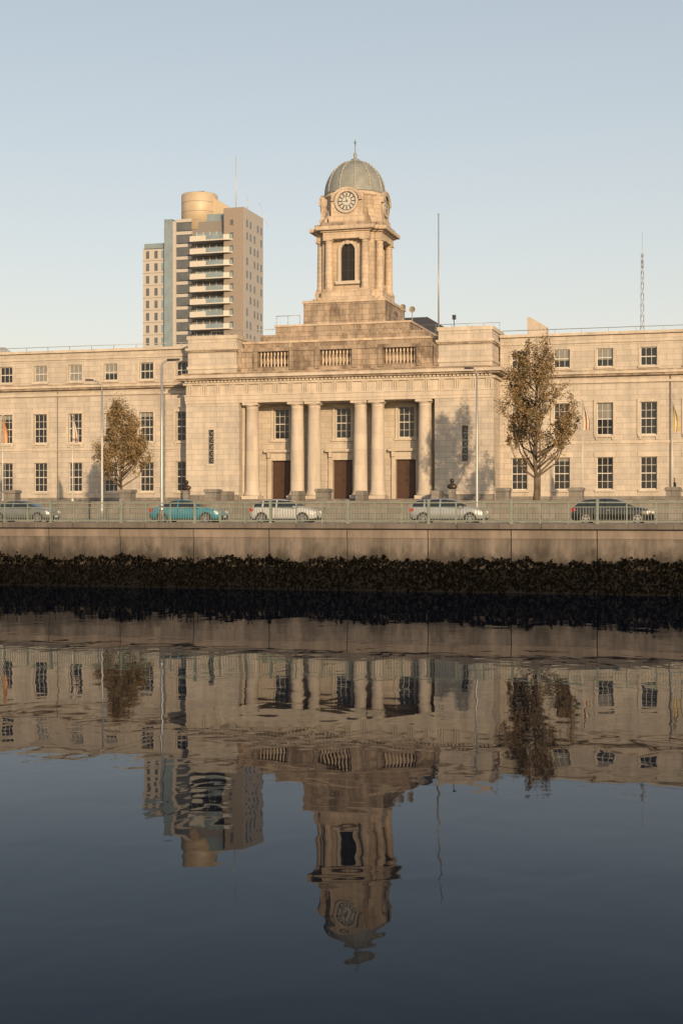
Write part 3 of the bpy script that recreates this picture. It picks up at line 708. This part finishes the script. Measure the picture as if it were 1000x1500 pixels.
# ------------------------------------------------------------------ CARS
TYRE = simple('tyre_rubber', (0.02, 0.02, 0.02), 0.8); RIM = simple('alloy_rim', (0.45, 0.45, 0.46), 0.3, metal=0.8); CGL = simple('car_glass', (0.02, 0.025, 0.028), 0.05, spec=0.9)
HL = simple('headlamp', (0.65, 0.66, 0.66), 0.1); TL = simple('tail_lamp', (0.35, 0.02, 0.015), 0.2)
def lerp_list(S, V, s):
    for i in range(len(S)-1):
        if S[i] <= s <= S[i+1]:
            t = (s-S[i])/(S[i+1]-S[i]); return V[i]*(1-t)+V[i+1]*t
    return V[-1]
KS = {
 'hatch': dict(S=[0,.015,.045,.09,.15,.24,.36,.47,.56,.64,.72,.78,.86,.93,.975,1.0],
   top=[.60,.92,1.08,1.26,1.38,1.45,1.48,1.475,1.44,1.32,1.14,1.00,.93,.85,.72,.48], belt=[.6,.88,.95,.98,.98,.97,.95,.94,.93,.92,.91,.91,.88,.81,.7,.47], rg=(.03,.12), wg=(.56,.76)),
 'estate': dict(S=[0,.012,.03,.06,.12,.24,.36,.47,.56,.64,.72,.78,.86,.93,.975,1.0],
   top=[.60,.95,1.12,1.33,1.44,1.49,1.51,1.50,1.46,1.33,1.15,1.02,.95,.87,.74,.48], belt=[.6,.92,.98,1.0,1.0,.98,.97,.96,.95,.94,.93,.93,.9,.83,.72,.47], rg=(.02,.07), wg=(.56,.76)),
 'saloon': dict(S=[0,.012,.04,.10,.16,.24,.33,.44,.54,.62,.70,.76,.86,.93,.975,1.0],
   top=[.60,.90,1.0,1.04,1.12,1.30,1.43,1.46,1.43,1.32,1.13,.99,.92,.84,.72,.48], belt=[.6,.88,.97,1.0,.98,.96,.95,.94,.93,.92,.91,.91,.88,.81,.7,.47], rg=(.15,.32), wg=(.54,.74)),
}
def car(loc, Lc, paint, kind, rz=0):
    K = KS[kind]; e = empty('car', loc, rz); b = MB('body', e)
    S = sorted(set([round(i/44, 4) for i in range(45)]+K['S']+[.19, .215, .40, .42, .60]))
    PW = ([0,.02,.06,.15,.3,.7,.85,.93,.975,1.0], [.70,.78,.84,.88,.90,.90,.87,.80,.70,.55])
    rings = []
    for s in S:
        top = lerp_list(K['S'], K['top'], s); belt = min(lerp_list(K['S'], K['belt'], s), top); w_ = lerp_list(PW[0], PW[1], s)
        zb = 0.2+0.12*max(0, (0.05-s)/0.05)+0.05*max(0, (s-0.95)/0.05)
        g = max(0, top-belt); we = w_*(0.96-0.38*g) if g > 0.02 else w_*0.93
        zm = min(0.58, belt-0.02)
        half = [(w_*0.86, zb), (w_*0.98, zb+0.1), (w_, zm), (w_*0.985, (zm+belt)/2+0.02), (w_*0.96, belt), (we, top-0.05 if g > 0.1 else max(belt, top-0.03)), (we*0.6, top)]
        X = (s-0.5)*Lc
        ring = [(X, -y, z) for y, z in half]+[(X, 0, top+0.012)]+[(X, y, z) for y, z in reversed(half)]
        rings.append(b.add(ring))
    k = 15
    for i in range(len(S)-1):
        s = (S[i]+S[i+1])/2; n0, n1 = rings[i], rings[i+1]
        g = lerp_list(K['S'], K['top'], s)-lerp_list(K['S'], K['belt'], s)
        for j in range(k-1):
            mt = paint
            side = j in (4, 9); topf = j in (5, 6, 7, 8)
            pillar = (.19 < s < .215) or (.40 < s < .42)
            if side and g > 0.16 and not pillar and s < K['wg'][1]-.03 and s > K['rg'][0]+.03: mt = CGL
            if topf and (K['wg'][0] < s < K['wg'][1] or K['rg'][0] < s < K['rg'][1]): mt = CGL
            if j in (0, 13): mt = IRON
            b.face((n0+j, n1+j, n1+j+1, n0+j+1), mt, mt is not CGL)
        b.face((n0+k-1, n1+k-1, n1, n0), IRON)
    b.face(tuple(rings[0]+i for i in range(k)), paint); b.face(tuple(rings[-1]+k-1-i for i in range(k)), IRON)
    for sy in (-1, 1):
        b.box(Lc*0.455, Lc*0.488, min(sy*.45, sy*.70), max(sy*.45, sy*.70), .62, .74, HL)
        b.box(Lc*0.40, Lc*0.455, min(sy*.74, sy*.80), max(sy*.74, sy*.80), .66, .78, HL)
        b.box(-Lc*0.5, -Lc*0.475, min(sy*.5, sy*.78), max(sy*.5, sy*.78), .72, .92, TL)
        b.box(-Lc*0.475, -Lc*0.44, min(sy*.78, sy*.845), max(sy*.78, sy*.845), .76, .92, TL)
        b.box(Lc*0.17, Lc*0.205, min(sy*.88, sy*1.03), max(sy*.88, sy*1.03), .93, 1.06, paint)
        for hx in (-.06, -.28+.09): b.box(Lc*hx, Lc*hx+.16, min(sy*.89, sy*.915), max(sy*.89, sy*.915), .80, .83, STEEL)
        for hx in (.165, -.085, -.29): b.box(Lc*hx, Lc*hx+.012, min(sy*.88, sy*.9035), max(sy*.88, sy*.9035), .32, .9, IRON)
        b.box(-Lc*.27, Lc*.26, min(sy*.87, sy*.905), max(sy*.87, sy*.905), .21, .27, IRON)
    b.box(Lc*.49, Lc*.502, -.26, .26, .36, .47, HL); b.box(-Lc*.502, -Lc*.498, -.26, .26, .62, .73, HL)
    b.build()
    wmb = MB('wheels', e)
    for sx in (-.31, .305):
        for sy in (-1, 1):
            cx = sx*Lc; r = 0.32; yo = sy*0.905
            def disc(rad, y, mat, n=28, z=0.32):
                v = wmb.add([(cx+rad*cos(2*pi*i/n), y, z+rad*sin(2*pi*i/n)) for i in range(n)]); wmb.face(tuple(range(v, v+n)), mat)
            v = [(cx+0.385*cos(a*pi/14), yo+sy*.004, .32+.385*sin(a*pi/14)) for a in range(15)]
            n = wmb.add(v+[(cx-.385, yo+sy*.004, .2), (cx+.385, yo+sy*.004, .2)]); wmb.face(tuple(range(n, n+17)), IRON)
            wmb.tube((cx, yo-sy*.2, .32), (cx, yo+sy*.012, .32), r, r, 28, TYRE)
            disc(.225, yo+sy*.015, IRON)
            nn = 28; n = wmb.add([(cx+.235*cos(2*pi*i/nn), yo+sy*.02, .32+.235*sin(2*pi*i/nn)) for i in range(nn)]+[(cx+.2*cos(2*pi*i/nn), yo+sy*.02, .32+.2*sin(2*pi*i/nn)) for i in range(nn)])
            for i in range(nn):
                j = (i+1) % nn; wmb.face((n+i, n+j, n+nn+j, n+nn+i), RIM)
            for q_ in range(5):
                a = 2*pi*q_/5+.3; ca, sa = cos(a), sin(a); w1, w2 = .04, .03
                n = wmb.add([(cx-w1*sa, yo+sy*.022, .32+w1*ca), (cx+.21*ca-w2*sa, yo+sy*.022, .32+.21*sa+w2*ca), (cx+.21*ca+w2*sa, yo+sy*.022, .32+.21*sa-w2*ca), (cx+w1*sa, yo+sy*.022, .32-w1*ca)]); wmb.face((n, n+1, n+2, n+3), RIM)
            disc(.055, yo+sy*.026, RIM, 12)
    wmb.build()
SILV = simple('silver_paint', (0.36, 0.38, 0.40), 0.3, metal=0.4, var=0.03, coat=0.6); WHT = simple('white_paint', (0.42, 0.44, 0.46), 0.3, var=0.03, coat=0.6)
TEAL = simple('teal_paint', (0.03, 0.20, 0.28), 0.3, metal=0.1, var=0.05, coat=0.6); BLK = simple('black_paint', (0.012, 0.014, 0.018), 0.25, var=0.05, coat=0.8)
GREY = simple('grey_paint', (0.17, 0.18, 0.19), 0.3, metal=0.3, var=0.05, coat=0.6)
car((-27.9, 84.8, 3.4), 4.35, WHT, 'hatch')
car((-33.3, 82.0, 3.4), 4.7, TEAL, 'saloon')
car((-17.5, 84.8, 3.4), 4.65, SILV, 'estate')
car((-7.6, 83.6, 3.4), 4.75, BLK, 'hatch')
car((-45.9, 84.4, 3.4), 4.6, GREY, 'saloon')

# ------------------------------------------------------------------ BUST STATUES
def bust(loc):
    e = empty('bust_statue', loc, 0, 0.72)
    m = MB('plinth', e); m.box(-.45, .45, -.45, .45, 0, .2, GRAN); m.box(-.32, .32, -.32, .32, .2, 1.25, GRAN); m.box(-.38, .38, -.38, .38, 1.25, 1.35, GRAN); m.build()
    f = MB('bust', e)
    b0 = None
    for (rx, ry, z) in ((.30, .2, 1.351), (.50, .26, 1.5), (.56, .27, 1.68), (.44, .24, 1.84), (.2, .17, 1.94), (.14, .15, 1.97), (.13, .15, 2.06), (.19, .2, 2.12), (.22, .235, 2.25), (.21, .23, 2.38), (.14, .16, 2.48), (.04, .05, 2.52)):
        n = f.add([(rx*cos(2*pi*i/20), ry*sin(2*pi*i/20), z) for i in range(20)])
        if b0 is not None:
            for i in range(20): f.face((b0+i, b0+(i+1) % 20, n+(i+1) % 20, n+i), BRONZE, True)
        b0 = n
    f.face(tuple(b0+i for i in range(20)), BRONZE)
    n = f.add([(-.03, -.22, 2.3), (.03, -.22, 2.3), (.045, -.23, 2.2), (-.045, -.23, 2.2), (0, -.29, 2.21)])
    for t in ((0, 1, 4), (1, 2, 4), (2, 3, 4), (3, 0, 4)): f.face(tuple(n+i for i in t), BRONZE)
    for s in (-1, 1): f.box(min(s*.2, s*.235), max(s*.2, s*.235), -.04, .04, 2.2, 2.3, BRONZE)
    f.build()
bust((-22.3, 109, 4.9)); bust((-44.5, 109, 4.9))

# ------------------------------------------------------------------ PEDESTRIAN
def person(loc, rz):
    e = empty('pedestrian', loc, rz)
    V = [(0,0,.95),(0,0,1.15),(0,0,1.38),(0,.01,1.52),(0,-.01,1.60),
         (.19,0,1.42),(.25,.02,1.15),(.24,-.1,.92),
         (-.19,0,1.42),(-.25,.02,1.15),(-.23,-.12,.93),
         (.1,0,.88),(.12,-.12,.5),(.12,-.05,.1),(.12,-.2,.05),
         (-.1,0,.88),(-.12,.06,.5),(-.12,.2,.12),(-.12,.06,.05)]
    E = [(0,1),(1,2),(2,3),(3,4),(2,5),(5,6),(6,7),(2,8),(8,9),(9,10),(0,11),(11,12),(12,13),(13,14),(0,15),(15,16),(16,17),(17,18)]
    Rr = [.17,.16,.17,.07,.06,.085,.06,.045,.085,.06,.045,.12,.08,.055,.045,.12,.08,.055,.045]
    me = bpy.data.meshes.new('body'); me.from_pydata(V, E, []); o = bpy.data.objects.new('body', me); scene.collection.objects.link(o); o.parent = e
    md = o.modifiers.new('skin', 'SKIN'); md.use_smooth_shade = True
    try:
        sv = me.skin_vertices[0].data
        for i, r_ in enumerate(Rr): sv[i].radius = (r_, r_*0.85)
        sv[0].use_root = True
    except Exception:
        bpy.context.view_layer.objects.active = o
        o.select_set(True); bpy.ops.object.mode_set(mode='EDIT'); bpy.ops.mesh.customdata_skin_add(); bpy.ops.object.mode_set(mode='OBJECT')
        sv = me.skin_vertices[0].data
        for i, r_ in enumerate(Rr): sv[i].radius = (r_, r_*0.85)
        sv[0].use_root = True
    o.modifiers.new('sub', 'SUBSURF').render_levels = 2
    me.materials.append(simple('dark_coat', (0.02, 0.02, 0.025), 0.8))
    SK = simple('skin', (0.42, 0.26, 0.19), 0.6); HR = simple('hair', (0.035, 0.022, 0.015), 0.7)
    h = MB('head', e)
    b0 = None
    for (rx, ry, z, yo) in ((.045,.05,1.56,0),(.06,.075,1.59,-.01),(.072,.09,1.64,0),(.078,.098,1.70,0),(.075,.095,1.75,.005),(.055,.07,1.80,.01),(.01,.015,1.825,.01)):
        n = h.add([(rx*cos(2*pi*i/16), yo+ry*sin(2*pi*i/16), z) for i in range(16)])
        if b0 is not None:
            for i in range(16):
                a = 2*pi*(i+.5)/16; front = sin(a) < -0.2
                h.face((b0+i, b0+(i+1) % 16, n+(i+1) % 16, n+i), SK if (front and z < 1.77) else HR, True)
        b0 = n
    n = h.add([(-.012,-.095,1.70),(.012,-.095,1.70),(.018,-.095,1.66),(-.018,-.095,1.66),(0,-.122,1.665)])
    for t in ((0,1,4),(1,2,4),(2,3,4),(3,0,4)): h.face(tuple(n+i for i in t), SK)
    for s in (-1, 1):
        h.box(s*.03-.01, s*.03+.01, -.098, -.09, 1.697, 1.705, HR); h.box(min(s*.075,s*.088), max(s*.075,s*.088), -.012, .018, 1.665, 1.71, SK)
    h.box(-.022, .022, -.094, -.085, 1.628, 1.634, simple('lips', (0.3, 0.12, 0.1), 0.6)); h.build()
    hd = MB('hands', e)
    for s, y0, z0 in ((1, -.1, .92), (-1, -.12, .93)):
        x = s*.24
        hd.tube((x, y0, z0), (x, y0-.03, z0-.09), .032, .036, 8, SK)
        for k, ln in enumerate((.065, .075, .07, .055)):
            fy = y0-.055+.022*k; hd.path([(x, fy, z0-.085), (x-s*.008, fy-.005, z0-.085-ln*.6), (x-s*.025, fy-.005, z0-.085-ln)], [.009, .009, .007], 6, SK)
        hd.path([(x-s*.005, y0-.04, z0-.03), (x-s*.02, y0-.075, z0-.06), (x-s*.025, y0-.08, z0-.09)], [.012, .010, .008], 6, SK)
    hd.build()
    sc = MB('scarf', e); sc.lathe(0, 0, [(.09, 1.46), (.11, 1.49), (.1, 1.53), (.075, 1.55)], 14, FO); sc.build()
person((-5.6, 112, 4.9), radians(-60))

# ------------------------------------------------------------------ LIGHT
AZ = 30; EL = 11
d = Vector((sin(radians(AZ))*cos(radians(EL)), -cos(radians(AZ))*cos(radians(EL)), sin(radians(EL))))
sun = bpy.data.lights.new('sun', 'SUN'); sun.energy = 4.6; sun.angle = radians(0.6); sun.color = (1.0, 0.70, 0.41)
so = bpy.data.objects.new('sun', sun); scene.collection.objects.link(so); so.rotation_euler = (-d).to_track_quat('-Z', 'Y').to_euler(); so.location = (60, -60, 60)
wd = bpy.data.worlds.new('World'); scene.world = wd; wd.use_nodes = True; nt = wd.node_tree
N = nt.nodes.new; L = nt.links.new
bg = nt.nodes['Background']; sky = N('ShaderNodeTexSky'); sky.sky_type = 'NISHITA'; sky.sun_disc = False
sky.sun_elevation = radians(EL); sky.sun_rotation = radians(180-AZ); sky.air_density = 1.0; sky.dust_density = 2.0; sky.ozone_density = 1.5
# thin high haze over the clear sky: pale veil, thinning towards the zenith, warmer low down
tc = N('ShaderNodeTexCoord'); sp = N('ShaderNodeSeparateXYZ'); L(tc.outputs['Generated'], sp.inputs[0])
cr = N('ShaderNodeValToRGB'); L(sp.outputs[2], cr.inputs[0])
el = cr.color_ramp.elements
el[0].position = 0.0; el[0].color = (0.62, 0.49, 0.39, 1)
el[1].position = 1.0; el[1].color = (0.10, 0.11, 0.12, 1)
for pz, c in ((0.08, (0.58, 0.48, 0.395)), (0.17, (0.49, 0.44, 0.385)), (0.26, (0.41, 0.40, 0.37)), (0.36, (0.34, 0.35, 0.345)), (0.6, (0.18, 0.19, 0.19))):
    e_ = el.new(pz); e_.color = (*c, 1)
sc1 = N('ShaderNodeVectorMath'); sc1.operation = 'SCALE'; L(cr.outputs[0], sc1.inputs[0]); sc1.inputs['Scale'].default_value = 1/0.12
sc2 = N('ShaderNodeVectorMath'); sc2.operation = 'SCALE'; L(sky.outputs[0], sc2.inputs[0]); sc2.inputs['Scale'].default_value = 0.65
ad = N('ShaderNodeVectorMath'); ad.operation = 'ADD'; L(sc1.outputs[0], ad.inputs[0]); L(sc2.outputs[0], ad.inputs[1])
L(ad.outputs[0], bg.inputs['Color']); bg.inputs['Strength'].default_value = 0.12

cam = bpy.data.cameras.new('camera'); co = bpy.data.objects.new('camera', cam); scene.collection.objects.link(co)
cam.sensor_fit = 'VERTICAL'; cam.sensor_height = 36; cam.sensor_width = 24; cam.lens = 50; cam.clip_end = 6000; cam.clip_start = 0.1
co.location = (0, 0, 4.1); co.rotation_euler = (radians(90), 0, radians(16))
scene.camera = co
